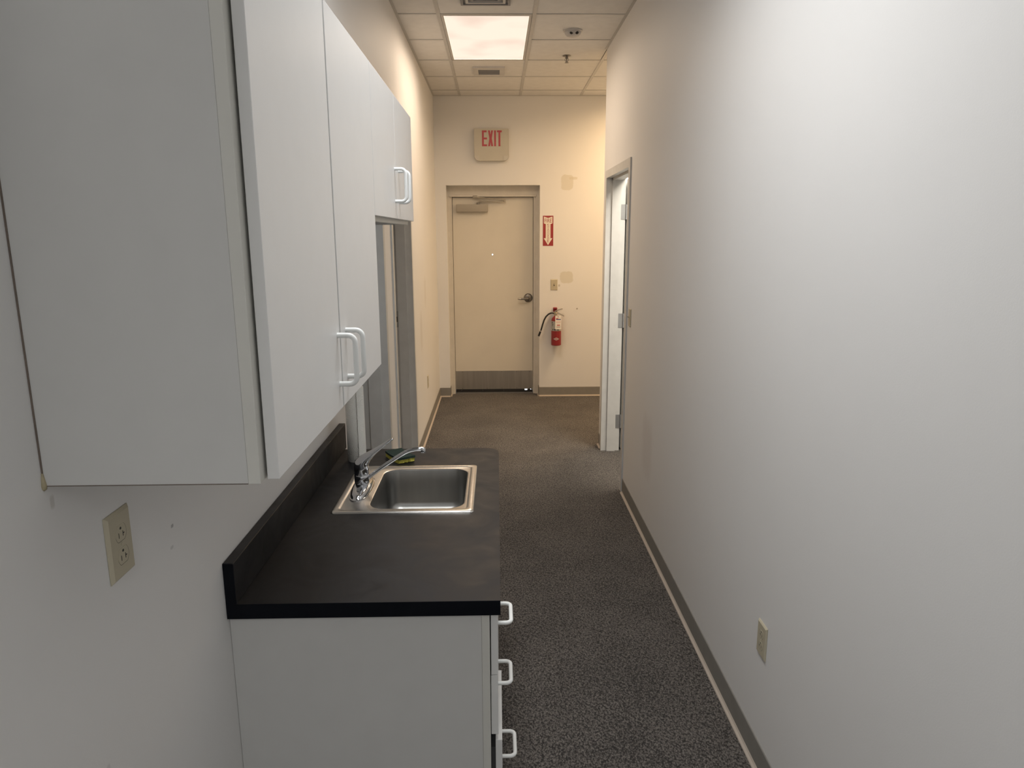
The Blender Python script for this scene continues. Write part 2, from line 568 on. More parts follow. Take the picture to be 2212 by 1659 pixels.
# side rooms behind the doors
for nm, x0, x1, y0, y1 in (
        ('wall_left_room_side', -3.1, -3.0, 2.4, 5.9), ('wall_left_room_near', -3.0, XL - TW, 2.3, 2.4), ('wall_left_room_far', -3.0, XL - TW, 5.8, 5.9),
        ('wall_right_room_side', 4.0, 4.1, 3.0, 5.69), ('wall_right_room_near', XR + TW, 4.0, 2.9, 3.0), ('wall_right_room_far', 3.2, 4.1, 5.69, 5.78)):
    struct(finish(nm, B(x0, x1, y0, y1, 0, 2.8), M['wall']))
struct(finish('ceiling_left_room', B(-3.1, XL - TW, 2.3, 5.9, 2.8, 2.9), M['slab']))
struct(finish('ceiling_right_room', B(XR + TW, 4.1, 2.9, 5.69, 2.8, 2.9), M['slab']))

# ---- suspended ceiling: slab, tees, single tiles
ceiling = struct(finish('ceiling', B(XL - TW, 3.2, YB - 0.1, YW + 0.2, 3.2, 3.26), M['slab']))
COLS = [-0.966 + 0.61 * i for i in range(8)]
ROWS = [4.91 + 0.61 * i for i in range(-14, 6)]
tile_cache = {}
HOLES = [t[:4] for t in TROFFERS]
def in_hole(x0, x1, y0, y1):
    cx, cy = (x0 + x1) / 2, (y0 + y1) / 2
    return any(h[0] < cx < h[1] and h[2] < cy < h[3] for h in HOLES)
for i in range(len(COLS) - 1):
    for j in range(len(ROWS) - 1):
        x0, x1, y0, y1 = COLS[i], COLS[i + 1], ROWS[j], ROWS[j + 1]
        x0 = max(x0, XL); y0 = max(y0, YB); y1 = min(y1, YW)
        if x0 > 0.8:
            y0 = max(y0, YC); x1 = min(x1, 3.1)
        elif y0 < YC:
            x1 = min(x1, XR)
        if x1 - x0 < 0.05 or y1 - y0 < 0.05 or in_hole(x0, x1, y0, y1):
            continue
        key = (round(x1 - x0, 3), round(y1 - y0, 3))
        c = ((x0 + x1) / 2, (y0 + y1) / 2, ZC + 0.0035)
        if key in tile_cache:
            dup(tile_cache[key], c, ceiling)
        else:
            w, h = (x1 - x0) / 2 - 0.002, (y1 - y0) / 2 - 0.002
            tile_cache[key] = finish('ceiling_tile', B(c[0] - w, c[0] + w, c[1] - h, c[1] + h, ZC + 0.0035, ZC + 0.02), M['tile'], ceiling)
# main tees run down the corridor, cross tees between them
for x in COLS[1:3]:
    bm = B(x - 0.012, x + 0.012, YB, YW, ZC - 0.0005, ZC + 0.003)
    box(bm, x - 0.001, x + 0.001, YB, YW, ZC + 0.003, ZC + 0.04)
    finish('main_tee', bm, M['tee'], ceiling)
for x in COLS[3:7]:
    bm = B(x - 0.012, x + 0.012, YC, YW, ZC - 0.0005, ZC + 0.003)
    box(bm, x - 0.001, x + 0.001, YC, YW, ZC + 0.003, ZC + 0.04)
    finish('main_tee', bm, M['tee'], ceiling)
for y in ROWS:
    if y < YB or y > YW: continue
    edges = [XL] + COLS[1:3] + [XR] if y < YC else [XL] + COLS[1:7] + [3.1]
    for a, b in zip(edges[:-1], edges[1:]):
        if any(h[0] - .01 < (a + b) / 2 < h[1] + .01 and h[2] + .1 < y < h[3] - .1 for h in HOLES): continue
        a2, b2 = (a + 0.012 if a > XL else a), b - 0.012
        finish('cross_tee', B(a2, b2, y - 0.010, y + 0.010, ZC, ZC + 0.003), M['tee'], ceiling)
for nm, args in (('wall_angle', (XL, XL + 0.018, YB, YW)), ('wall_angle', (XR - 0.018, XR, YB, YC)), ('wall_angle', (XL + 0.018, 3.1, YW - 0.018, YW))):
    finish(nm, B(*args, ZC + 0.0005, ZC + 0.003), M['tee'], ceiling)

# ---- cove base
def base_run(name, segs):
    """segs: list of (axis, wall coordinate, inward sign, a0, a1)"""
    root = None
    for ax, w, s, a0, a1 in segs:
        prof = [(0, 0.0), (0.004, 0.0), (0.004, 0.098), (0.0025, 0.101), (0, 0.102)]
        toe = [(0.004, 0.0), (0.0165, 0.0), (0.0155, 0.004), (0.008, 0.0075), (0.004, 0.014)]
        out = []
        for pr in (prof, toe):
            bm = bmesh.new()
            pts = [(w + s * p[0], p[1]) for p in pr]
            prism(bm, pts, 'Y' if ax == 'X' else 'X', a0, a1) if ax == 'X' else prism(bm, pts, 'X', a0, a1)
            out.append(bm)
        if root is None:
            root = struct(finish(name, out[0], M['vinyl']))
        else:
            finish('cove_base', out[0], M['vinyl'], root)
        finish('toe_strip', out[1], M['toe'], root)
base_run('baseboard_left', [('X', XL, 1, OB[1] + 0.056, YW - 0.005), ('X', XL, 1, OA[1] + 0.056, OB[0] - 0.056), ('X', XL, 1, YB, 1.52)])
base_run('baseboard_right', [('X', XR, -1, YB, OR_[0] - 0.056), ('X', XR, -1, OR_[1] + 0.056, YC), ('Y', YC, 1, XR, 3.1)])
base_run('baseboard_far', [('Y', YW, -1, XL + 0.004, RX0), ('X', RX0, 1, YW, YW + 0.12), ('Y', YW, -1, RX1, 3.1), ('X', RX1, -1, YW, YW + 0.12)])

# ---- hollow metal frames in the side walls
def frame(name, xw, s, y0, y1):
    """xw corridor face of the wall, s direction away from the corridor"""
    P = 0.010
    D = TW + P
    prof = [(-P, .055), (-P, 0), (.036, 0), (.036, -.016), (.104, -.016), (.104, 0), (D, 0), (D, .055), (TW, .055), (TW, .05), (0, .05), (0, .055)]
    root = None
    for edge, sg in ((y1, 1), (y0, -1)):
        bm = bmesh.new()
        prism(bm, [(xw + s * d, edge + sg * o) for d, o in prof], 'Z', 0.0, ZT + 0.055)
        if root is None:
            root = struct(finish(name, bm, M['frame']))
        else:
            finish('jamb', bm, M['frame'], root)
    bm = bmesh.new()
    prism(bm, [(xw + s * d, ZT + o) for d, o in prof], 'Y', y0, y1)
    finish('head', bm, M['frame'], root)
    return root
fr_r = frame('door_1', XR, 1, *OR_)
fr_r['label'] = 'grey metal door frame with three hinges in the right wall'
fr_a = frame('door_2', XL, -1, *OA)
fr_a['label'] = 'grey metal door frame in the left wall just past the counter'
fr_b = frame('door_3', XL, -1, *OB)
fr_b['label'] = 'grey metal door frame with strike plate in the left wall'
# strike plate in the far jamb of door_3 (room side rabbet)
xs0, xs1 = XL - 0.106, XL - 0.138
sp = finish('strike_plate', B(xs1, xs0, OB[1] - 0.003, OB[1], 1.065, 1.185, 0.001, 1), M['hinge'], fr_b)
finish('latch_hole', B(xs1 + 0.006, xs0 - 0.006, OB[1] - 0.0036, OB[1] - 0.0015, 1.105, 1.145), M['slot'], sp)
# open leaf of door_1 inside the side room, hinged on the far jamb
leaf = finish('leaf', B(1.006, 1.90, 5.602, 5.646, 0.015, ZT - 0.006, 0.0015, 1), M['leaf'], fr_r)
finish('lever', tube(bmesh.new(), [(1.83, 5.60, 1.0), (1.83, 5.56, 1.0), (1.82, 5.55, 1.0), (1.72, 5.55, 1.0)], 0.009, 10), M['darkmetal'], leaf, 40)
for z in (1.905, 1.07, 0.248):
    bm = B(XR + 0.106, XR + 0.140, OR_[1] - 0.0028, OR_[1], z - 0.057, z + 0.057, 0.001, 1)
    lathe(bm, [(0.0001, z - 0.057), (0.007, z - 0.056), (0.007, z + 0.056), (0.0001, z + 0.057)], (XR + 0.147, OR_[1] - 0.004, 0), 'Z', 12)
    finish('hinge', bm, M['hinge'], fr_r, 40)
# leaves of the two left doors swung wide into their dark rooms
finish('leaf', B(XL - 0.142 - 0.905, XL - 0.142, OA[0] - 0.05, OA[0] - 0.006, 0.015, ZT - 0.006), M['leaf'], fr_a)
finish('leaf', B(XL - 0.142 - 0.905, XL - 0.142, OB[0] - 0.05, OB[0] - 0.006, 0.015, ZT - 0.006), M['leaf'], fr_b)

# ---- exit doorway
DX0, DX1, DZ1, DY = -0.463, 0.393, 2.122, 7.800
bm = bmesh.new()
prism(bm, [(RX0, 7.762), (DX0 - 0.022, 7.762), (DX0 - 0.022, 7.775), (DX0 - 0.004, 7.775), (DX0 - 0.004, 7.847), (DX0 + 0.016, 7.847), (DX0 + 0.016, 7.868), (RX0, 7.868)], 'Z', 0, RZ)
exit_root = struct(finish('door_4', bm, M['exit_frame']), 'cream exit door with closer, kickplate and lever')
bm = bmesh.new()
prism(bm, [(RX1, 7.762), (DX1 + 0.026, 7.762), (DX1 + 0.026, 7.775), (DX1 + 0.004, 7.775), (DX1 + 0.004, 7.847), (DX1 - 0.016, 7.847), (DX1 - 0.016, 7.868), (RX1, 7.868)], 'Z', 0, RZ)
finish('jamb', bm, M['exit_frame'], exit_root)
bm = B(DX0 - 0.022, DX1 + 0.026, 7.762, 7.85, 2.150, RZ)
box(bm, DX0 - 0.004, DX1 + 0.004, 7.775, 7.85, DZ1 + 0.006, 2.150)
box(bm, DX0 + 0.016, DX1 - 0.016, 7.847, 7.868, DZ1 - 0.016, 2.150)
finish('head', bm, M['exit_frame'], exit_root)
finish('head_stop', B(DX0 - 0.030, DX1 + 0.034, 7.752, 7.762, 2.128, 2.150, 0.002, 1), M['exit_frame'], exit_root)
slab = finish('leaf', B(DX0, DX1, DY, DY + 0.044, 0.047, DZ1, 0.0015, 1), M['exit_door'], exit_root)
finish('threshold', B(DX0, DX1, 7.785, 7.90, 0.0, 0.0115), M['threshold'], exit_root)
kp = finish('kick_plate', B(DX0 + 0.004, DX1 - 0.004, DY - 0.0015, DY, 0.047, 0.255), M['kick'], slab)
for z in (0.244, 0.058):
    for x in (-0.39, -0.115, 0.05, 0.215, 0.36):
        finish('screw', lathe(bmesh.new(), [(0.0001, DY - 0.0035), (0.004, DY - 0.003), (0.0045, DY - 0.0014)], (x, 0, z), 'Y', 8), M['darkmetal'], slab)
# sweep with worn corner that lets daylight through
bm = bmesh.new()
prism(bm, [(DX0 + 0.0005, 0.0118), (DX1 - 0.0005, 0.0118), (DX1 - 0.0005, 0.030), (DX1 - 0.022, 0.036), (DX1 - 0.030, 0.047), (DX1 - 0.058, 0.047), (DX1 - 0.060, 0.031), (DX1 - 0.088, 0.031), (DX1 - 0.090, 0.047), (DX0 + 0.002, 0.047)], 'Y', DY + 0.002, DY + 0.010)
sw = finish('door_sweep', bm, M['rubber'], slab)
for x in (-0.40, -0.165, 0.07):
    finish('sweep_screw', lathe(bmesh.new(), [(0.0001, DY - 0.0012), (0.003, DY - 0.0005), (0.003, DY + 0.002)], (x, 0, 0.034), 'Y', 8), M['chrome'], slab)
# peephole; the daylight through it is painted as emission on the lens
ph = finish('peephole_ring', lathe(bmesh.new(), [(0.009, DY - 0.0005), (0.011, DY - 0.003), (0.010, DY - 0.004), (0.0075, DY - 0.003), (0.0075, DY - 0.0005)], (-0.042, 0, 1.528), 'Y', 16), M['hinge'], slab, 40)
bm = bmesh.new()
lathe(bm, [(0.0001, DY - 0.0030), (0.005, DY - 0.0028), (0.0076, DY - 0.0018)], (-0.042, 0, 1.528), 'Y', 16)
finish('peephole_lens', bm, emit_mat('daylight_glow_lens', (0.95, 0.97, 1.0), 2.0), slab)
# lever set
lv = finish('lever_rose', lathe(bmesh.new(), [(0.0001, DY - 0.022), (0.030, DY - 0.021), (0.044, DY - 0.012), (0.048, DY - 0.004), (0.048, DY)], (0.342, 0, 1.062), 'Y', 24), M['darkmetal'], slab, 35)
bm = tube(bmesh.new(), [(0.342, DY - 0.015, 1.062), (0.342, DY - 0.045, 1.060), (0.332, DY - 0.055, 1.058), (0.30, DY - 0.057, 1.055), (0.262, DY - 0.057, 1.054)], [0.012, 0.012, 0.012, 0.010, 0.010], 12)
finish('lever_neck', bm, M['darkmetal'], lv, 40)
bm = tube(bmesh.new(), [(0.262, DY - 0.057, 1.054), (0.245, DY - 0.056, 1.055), (0.230, DY - 0.050, 1.056)], [0.010, 0.0105, 0.009], 12)
finish('lever_tip', bm, M['spoon'], lv, 40)
# closer
cl = finish('closer_body', B(-0.419, -0.087, DY - 0.055, DY, 1.973, 2.051, 0.006, 2), M['closer'], slab, 40)
bm = lathe(bmesh.new(), [(0.0001, 2.048), (0.013, 2.048), (0.013, 2.070), (0.009, 2.074), (0.0001, 2.074)], (-0.192, DY - 0.03, 0), 'Z', 14)
finish('closer_pinion', bm, M['darkmetal'], cl, 40)
bm = bmesh.new()
prism(bm, [(-0.20, 2.066), (-0.165, 2.082), (0.093, 2.082), (0.093, 2.088), (-0.168, 2.090), (-0.204, 2.074)], 'Y', DY - 0.045, DY - 0.020)
finish('main_arm', bm, M['closer'], cl)
bm = tube(bmesh.new(), [(0.088, DY - 0.06, 2.094), (-0.05, DY - 0.055, 2.106), (-0.21, DY - 0.05, 2.122)], [0.006, 0.006, 0.008], 8)
lathe(bm, [(0.0001, 2.076), (0.010, 2.077), (0.010, 2.102), (0.0001, 2.103)], (0.090, DY - 0.05, 0), 'Z', 12)
finish('forearm', bm, M['closer'], cl, 40)
bm = B(-0.245, -0.195, DY - 0.055, DY - 0.030, 2.116, 2.142, 0.004, 1)
finish('arm_bracket', bm, M['closer'], cl)

# ================================================================== CABINETS
def handle_mesh(horizontal):
    L, out, r, cr = 0.048, 0.034, 0.0052, 0.014
    path = [(0, -L), (out - cr, -L)]
    for i in range(1, 7):
        a = math.radians(-90 + 15 * i)
        path.append((out - cr + cr * math.cos(a), -L + cr + cr * math.sin(a)))
    path += [(out, 0)] if False else []
    for i in range(0, 7):
        a = math.radians(15 * i)
        path.append((out - cr + cr * math.cos(a), L - cr + cr * math.sin(a)))
    path.append((0, L))
    pts = [((p[0], p[1], 0) if horizontal else (p[0], 0, p[1])) for p in path]
    bm = bmesh.new()
    # start ref so frames never collapse
    P3 = [Vector(p) for p in pts]
    rings = []
    nrm = Vector((0, 0, 1)) if horizontal else Vector((0, 1, 0))
    for i, p in enumerate(P3):
        d = (P3[min(i + 1, len(P3) - 1)] - P3[max(i - 1, 0)]).normalized()
        t = d.cross(nrm)
        rings.append([p + nrm * r * math.cos(2 * math.pi * k / 14) + t * r * math.sin(2 * math.pi * k / 14) for k in range(14)])
    loft(bm, rings)
    bmesh.ops.recalc_face_normals(bm, faces=bm.faces[:])
    me = bpy.data.meshes.new('handle')
    bm.to_mesh(me); bm.free()
    for p in me.polygons: p.use_smooth = True
    me.set_sharp_from_angle(angle=math.radians(50))
    me.materials.append(M['handle'])
    return me
HV, HH = handle_mesh(False), handle_mesh(True)

def handle(parent, me, loc):
    o = bpy.data.objects.new('handle', me)
    COL.objects.link(o)
    o.parent = parent
    o.location = Vector(loc) - WLOC[parent]
    WLOC[o] = Vector(loc)
    return o

XDF, XDB, XFF, XFB = -0.3093, -0.3262, -0.3300, -0.3470   # door front/back, face frame front/back

def upper(label, y0, y1, z0, z1, doors, dz=0.0):
    t = thing('wall_cabinet', label, 'cabinet', (XL + 0.15, (y0 + y1) / 2, z0), 'white wall cabinets above the counter')
    TH = 0.016
    # carcass: two sides, top, recessed bottom, back
    finish('side_panel', B(XL + 0.0005, XFB, y0, y0 + TH, z0, z1), M['endpanel'], t)
    finish('side_panel', B(XL + 0.0005, XFB, y1 - TH, y1, z0, z1), M['endpanel'], t)
    finish('top_panel', B(XL + 0.0005, XFB, y0 + TH, y1 - TH, z1 - TH, z1), M['endpanel'], t)
    finish('bottom_panel', B(XL + 0.0005, XFB, y0 + TH, y1 - TH, z0 + 0.012, z0 + 0.012 + TH), M['endpanel'], t)
    finish('back_panel', B(XL + 0.0005, XL + 0.006, y0 + TH, y1 - TH, z0 + 0.03, z1 - TH), M['inside'], t)
    # face frame: two stiles, two rails, mid stile
    SW = 0.038
    finish('stile', B(XFB, XFF, y0, y0 + SW, z0 - 0.001, z1, 0.0006, 1), M['ffr'], t)
    finish('stile', B(XFB, XFF, y1 - SW, y1, z0 - 0.001, z1, 0.0006, 1), M['ffr'], t)
    finish('rail', B(XFB, XFF, y0 + SW, y1 - SW, z0 - 0.001, z0 + SW, 0.0015, 1), M['ffr'], t)
    finish('rail', B(XFB, XFF, y0 + SW, y1 - SW, z1 - SW, z1, 0.0015, 1), M['ffr'], t)
    ym = (doors[0][1] + doors[1][0]) / 2
    finish('stile', B(XFB, XFF, ym - SW / 2, ym + SW / 2, z0 + SW, z1 - SW), M['ffr'], t)
    for (a, b, hy, hz) in doors:
        d = finish('door', B(XDB, XDF, a, b, z0 + dz - 0.0005, z1 - 0.0005, 0.0012, 2), M['melamine'], t)
        handle(d, HV, (XDF, hy, hz))
    return t
tall = upper('taller white wall cabinet with two full-length doors over the sink counter', 0.948, 1.879, 1.4041, 2.160,
             [(0.966, 1.399, 1.377, 1.503), (1.408, 1.8795, 1.456, 1.503)])
# brown caulk line where the near side meets the wall, yellow glue blob at its foot
finish('caulk_bead', B(XL + 0.0002, XL + 0.0024, 0.9468, 0.950, 1.405, 2.159), M['caulk'], tall)
bm = lathe(bmesh.new(), [(0.0005, 1.3965), (0.0035, 1.399), (0.0045, 1.404), (0.0035, 1.410), (0.0015, 1.422)], (XL + 0.001, 0.9475, 0), 'Z', 8)
finish('glue_blob', bm, M['glue'], tall, 60)
finish('bottom_seam', B(XL + 0.004, XFB, 0.9472, 0.9484, 1.4030, 1.4042), M['caulk'], tall)
short = upper('shorter white wall cabinet with two small doors at the far end', 1.884, 2.735, 1.7775, 2.160,
              [(1.8835, 2.299, 2.272, 1.890), (2.304, 2.752, 2.362, 1.890)], dz=0.013)

# ---- base cabinet
CY0, CY1, CZ = 1.512, 2.718, 0.912
t = thing('base_cabinet', 'white base cabinet with drawer stack under the dark counter', 'cabinet', (XL + 0.3, 2.1, 0.0))
BX1, BXF = -0.043, -0.0235
BY0, BY1, BZ1 = 1.5246, 2.690, 0.8745
finish('end_panel', B(XL + 0.0008, BX1, BY0, BY0 + 0.016, 0.0, BZ1), M['endpanel'], t)
finish('end_panel', B(XL + 0.0008, BX1, BY1 - 0.016, BY1, 0.0, BZ1), M['endpanel'], t)
finish('partition', B(XL + 0.01, BX1, 1.822, 1.838, 0.1, BZ1 - 0.02), M['inside'], t)
finish('bottom_panel', B(XL + 0.0008, BX1, BY0 + 0.016, BY1 - 0.016, 0.1, 0.116), M['inside'], t)
finish('back_panel', B(XL + 0.0008, XL + 0.006, BY0 + 0.016, BY1 - 0.016, 0.116, 0.70), M['inside'], t)
finish('toe_kick', B(BX1 - 0.06, BX1 - 0.045, BY0 + 0.016, BY1 - 0.016, 0.0, 0.1), M['endpanel'], t)
for a, b in ((BY0, BY0 + 0.030), (1.815, 1.845), (BY1 - 0.030, BY1)):
    finish('stile', B(BX1, BXF, a, b, 0.1, BZ1, 0.0015, 1), M['ffr'], t)
for a, b in ((BY0 + 0.030, 1.815), (1.845, BY1 - 0.030)):
    finish('rail', B(BX1, BXF, a, b, BZ1 - 0.030, BZ1), M['ffr'], t)
    finish('rail', B(BX1, BXF, a, b, 0.1, 0.14), M['ffr'], t)
for zr in (0.690, 0.520):
    finish('rail', B(BX1, BXF, BY0 + 0.030, 1.815, zr, zr + 0.02), M['ffr'], t)
DF = -0.0045
def drawer(z0, z1, dx, hz):
    d = finish('drawer', B(DF - 0.0165 + dx, DF + dx, 1.541, 1.828, z0, z1, 0.0012, 2), M['melamine'], t)
    finish('drawer_box', B(-0.50, DF - 0.0165 + dx, 1.565, 1.80, z0 + 0.02, z1 - 0.04), M['inside'], d)
    finish('slide', B(-0.50, DF - 0.0165 + dx - 0.001, 1.5565, 1.5645, z0 + 0.03, z0 + 0.09), M['darkmetal'], d)
    handle(d, HH, (DF + dx, 1.680, hz))
    return d
drawer(0.7005, 0.869, 0.0, 0.785)
drawer(0.537, 0.6985, -0.0008, 0.615)
drawer(0.130, 0.5215, 0.009, 0.400)
# sink side: false front and a pair of doors
finish('false_front', B(DF - 0.0165, DF, 1.838, 2.676, 0.7005, 0.869, 0.0012, 2), M['melamine'], t)
for a, b, hy in ((1.838, 2.255, 2.225), (2.260, 2.676, 2.290)):
    d = finish('door', B(DF - 0.0165, DF, a, b, 0.130, 0.6985, 0.0012, 2), M['melamine'], t)

# ---- countertop with backsplash
t = thing('countertop', 'dark charcoal laminate countertop with a low backsplash', 'countertop', (-0.3, 2.1, 0.875))
SX0, SX1, SY0, SY1 = -0.512, -0.076, 2.047, 2.496
outer = [(XL + 0.0006, CY0), (0.0026, CY0)]
R = 0.055
for i in range(9):
    a = math.radians(90 * i / 8)
    outer.append((0.0026 - R + R * math.cos(a), CY1 - R + R * math.sin(a)))
outer.append((XL + 0.0006, CY1))
hole = rrect(SX0 + 0.015, SX1 - 0.015, SY0 + 0.015, SY1 - 0.015, 0.02, 4)
finish('worktop', plate(bmesh.new(), outer, hole, 0.8752, CZ), M['counter'], t)
bm = B(XL + 0.0006, -0.603, CY0, CY1 + 0.022, CZ, 1.0128, 0.0012, 1)
finish('backsplash', bm, M['counter'], t)
finish('edge_band', B(XL + 0.0006, 0.0026, CY0 - 0.0009, CY0, 0.8752, CZ - 0.0006), M['edge'], t)
finish('edge_band', B(XL + 0.0006, -0.6036, CY0 - 0.0009, CY0 + 0.001, CZ - 0.0006, 1.0122), M['edge'], t)

# ---- sink
t = thing('sink', 'small square stainless steel bar sink set in the counter', 'sink', ((SX0 + SX1) / 2, (SY0 + SY1) / 2, CZ))
bx0, bx1, by0, by1 = -0.402, -0.110, 2.084, 2.456
def ring(x0, x1, y0, y1, r, z):
    return [(p[0], p[1], z) for p in rrect(x0, x1, y0, y1, r, 6)]
z = CZ
def ins(d, r, zz):
    return ring(SX0 + d, SX1 - d, SY0 + d, SY1 - d, r, zz)
rings = [ins(0.0, 0.012, z + 0.0002), ins(0.0015, 0.012, z + 0.0035), ins(0.005, 0.012, z + 0.0052), ins(0.019, 0.016, z + 0.0052),
         ins(0.022, 0.018, z + 0.0030), ins(0.025, 0.020, z + 0.0026)]
rings += [ring(bx0 - 0.006, bx1 + 0.006, by0 - 0.006, by1 + 0.006, 0.052, z + 0.0026),
          ring(bx0 - 0.002, bx1 + 0.002, by0 - 0.002, by1 + 0.002, 0.050, z + 0.0012),
          ring(bx0, bx1, by0, by1, 0.048, z - 0.004),
          ring(bx0 + 0.004, bx1 - 0.004, by0 + 0.004, by1 - 0.004, 0.046, z - 0.06),
          ring(bx0 + 0.008, bx1 - 0.008, by0 + 0.008, by1 - 0.008, 0.044, z - 0.118),
          ring(bx0 + 0.013, bx1 - 0.013, by0 + 0.013, by1 - 0.013, 0.042, z - 0.134),
          ring(bx0 + 0.026, bx1 - 0.026, by0 + 0.026, by1 - 0.026, 0.040, z - 0.144),
          ring(-0.30, -0.21, 2.225, 2.315, 0.0449, z - 0.150)]
bm = loft(bmesh.new(), rings[:8], cap0=False, cap1=False)
finish('rim', bm, M['steel'], t, 50)
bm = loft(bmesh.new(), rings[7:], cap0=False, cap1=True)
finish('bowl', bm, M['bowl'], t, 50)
bm = lathe(bmesh.new(), [(0.046, z - 0.1495), (0.044, z - 0.1465), (0.036, z - 0.1478), (0.034, z - 0.1495)], (-0.255, 2.27, 0), 'Z', 24)
dr = finish('drain_ring', bm, M['chrome'], t, 40)
finish('drain_strainer', lathe(bmesh.new(), [(0.0001, z - 0.1475), (0.010, z - 0.1475), (0.033, z - 0.1490), (0.034, z - 0.1498)], (-0.255, 2.27, 0), 'Z', 20), M['darkmetal'], t, 40)

# ---- faucet
FX, FY, FZ = -0.452, 2.26, CZ + 0.0026
t = thing('faucet', 'chrome single lever faucet standing on the sink deck', 'faucet', (FX, FY, FZ))
def oval(a, b, zz, n=28, p=2.4):
    out = []
    for k in range(n):
        th = 2 * math.pi * k / n
        c, s = math.cos(th), math.sin(th)
        out.append((FX + a * math.copysign(abs(c) ** (2 / p), c), FY + b * math.copysign(abs(s) ** (2 / p), s), zz))
    return out
bm = loft(bmesh.new(), [oval(.0345, .118, FZ + .0001), oval(.0345, .118, FZ + .003), oval(.0315, .112, FZ + .0036), oval(.0305, .109, FZ + .010),
                        oval(.0285, .100, FZ + .0145), oval(.0268, .074, FZ + .0178, p=2.2), oval(.0253, .042, FZ + .0200, p=2.05), oval(.0245, .0245, FZ + .022, p=2.0)])
finish('deck_plate', bm, M['chrome'], t, 60)
bm = lathe(bmesh.new(), [(0.0235, 0.018), (0.0238, 0.0225), (0.0245, 0.024), (0.0245, 0.049), (0.0238, 0.0505), (0.0232, 0.0515)], (FX, FY, FZ), 'Z', 32)
finish('body', bm, M['chrome'], t, 40)
# lever hood: rings lean from the vertical body into the long tapering handle
def leaned(px, pz, ang, a, b, n=28):
    out = []
    ca, sa = math.cos(ang), math.sin(ang)
    for k in range(n):
        th = 2 * math.pi * k / n
        u, v = a * math.cos(th), b * math.sin(th)
        out.append((px + u * ca, FY + v, pz - u * sa))
    return out
bm = loft(bmesh.new(), [
    leaned(FX, FZ + .0515, 0.0, .0236, .0236), leaned(FX, FZ + .053, 0.0, .0245, .0245), leaned(FX, FZ + .078, 0.0, .0245, .0245),
    leaned(FX + .0015, FZ + .0885, 0.42, .0238, .0235), leaned(FX + .0095, FZ + .099, 0.78, .0195, .022),
    leaned(FX + .022, FZ + .1115, 0.92, .0145, .0195), leaned(FX + .042, FZ + .127, 0.95, .0098, .0165),
    leaned(FX + .068, FZ + .1455, 0.98, .0068, .0135), leaned(FX + .090, FZ + .1615, 1.02, .0050, .0110),
    leaned(FX + .106, FZ + .1715, 1.05, .0040, .0095), leaned(FX + .1085, FZ + .1730, 1.05, .0020, .0060)])
finish('lever', bm, M['chrome'], t, 60)
sp_pts = [(FX + .018, FY, FZ + .036), (FX + .030, FY, FZ + .046), (FX + .060, FY, FZ + .069), (FX + .095, FY, FZ + .0925), (FX + .125, FY, FZ + .1125),
          (FX + .145, FY, FZ + .1245), (FX + .160, FY, FZ + .1310), (FX + .180, FY, FZ + .1355), (FX + .200, FY, FZ + .1370), (FX + .208, FY, FZ + .1368)]
bm = tube(bmesh.new(), sp_pts, [.0088, .0068, .0066, .0068, .0070, .0070, .0070, .0072, .0076, .0050], 16, flat=0.95)
finish('spout', bm, M['chrome'], t, 60)
bm = lathe(bmesh.new(), [(0.0001, .143), (0.0055, .1415), (0.0085, .136), (0.0085, .125), (0.0078, .1235), (0.0001, .1235)], (FX + .205, FY, FZ), 'Z', 20)
finish('aerator', bm, M['chrome'], t, 50)

# ---- sponge (green scrub face up, worn yellow edge)
t = thing('sponge', 'green and yellow scrubbing sponge behind the sink', 'sponge', (-0.368, 2.578, CZ))
ux, uy = Vector((0.068, -0.100)).normalized()
vx, vy = -uy, ux
def sponge_layer(z0, z1, inset, rough):
    bm = bmesh.new()
    NU, NV = 16, 10
    grid = {}
    for k, zz in enumerate((z0, z1)):
        for i in range(NU + 1):
            for j in range(NV + 1):
                u = -0.058 + 0.116 * i / NU
                v = -0.034 + 0.068 * j / NV
                if i == NU: u -= inset + (rough * random.random())
                if j == NV: v -= inset + rough * random.random() * 0.5
                if i == 0: u += inset
                if j == 0: v += inset
                bend = 0.006 * (u / 0.058) ** 2
                x = -0.368 + u * ux + v * vx
                y = 2.582 + u * uy + v * vy
                lift = zz + bend * (0.6 if k else 0.5)
                grid[k, i, j] = bm.verts.new((x, y, lift))
    for k in (0, 1):
        for i in range(NU):
            for j in range(NV):
                bm.faces.new((grid[k, i, j], grid[k, i + 1, j], grid[k, i + 1, j + 1], grid[k, i, j + 1]))
    for i in range(NU):
        for j in (0, NV):
            bm.faces.new((grid[0, i, j], grid[0, i + 1, j], grid[1, i + 1, j], grid[1, i, j]))
    for j in range(NV):
        for i in (0, NU):
            bm.faces.new((grid[0, i, j], grid[0, i, j + 1], grid[1, i, j + 1], grid[1, i, j]))
    return bm
finish('foam', sponge_layer(CZ + 0.0003, CZ + 0.0135, 0.001, 0.008), M['foam'], t)
finish('scrub_pad', sponge_layer(CZ + 0.0137, CZ + 0.0215, 0.0, 0.002), M['scrub'], t)

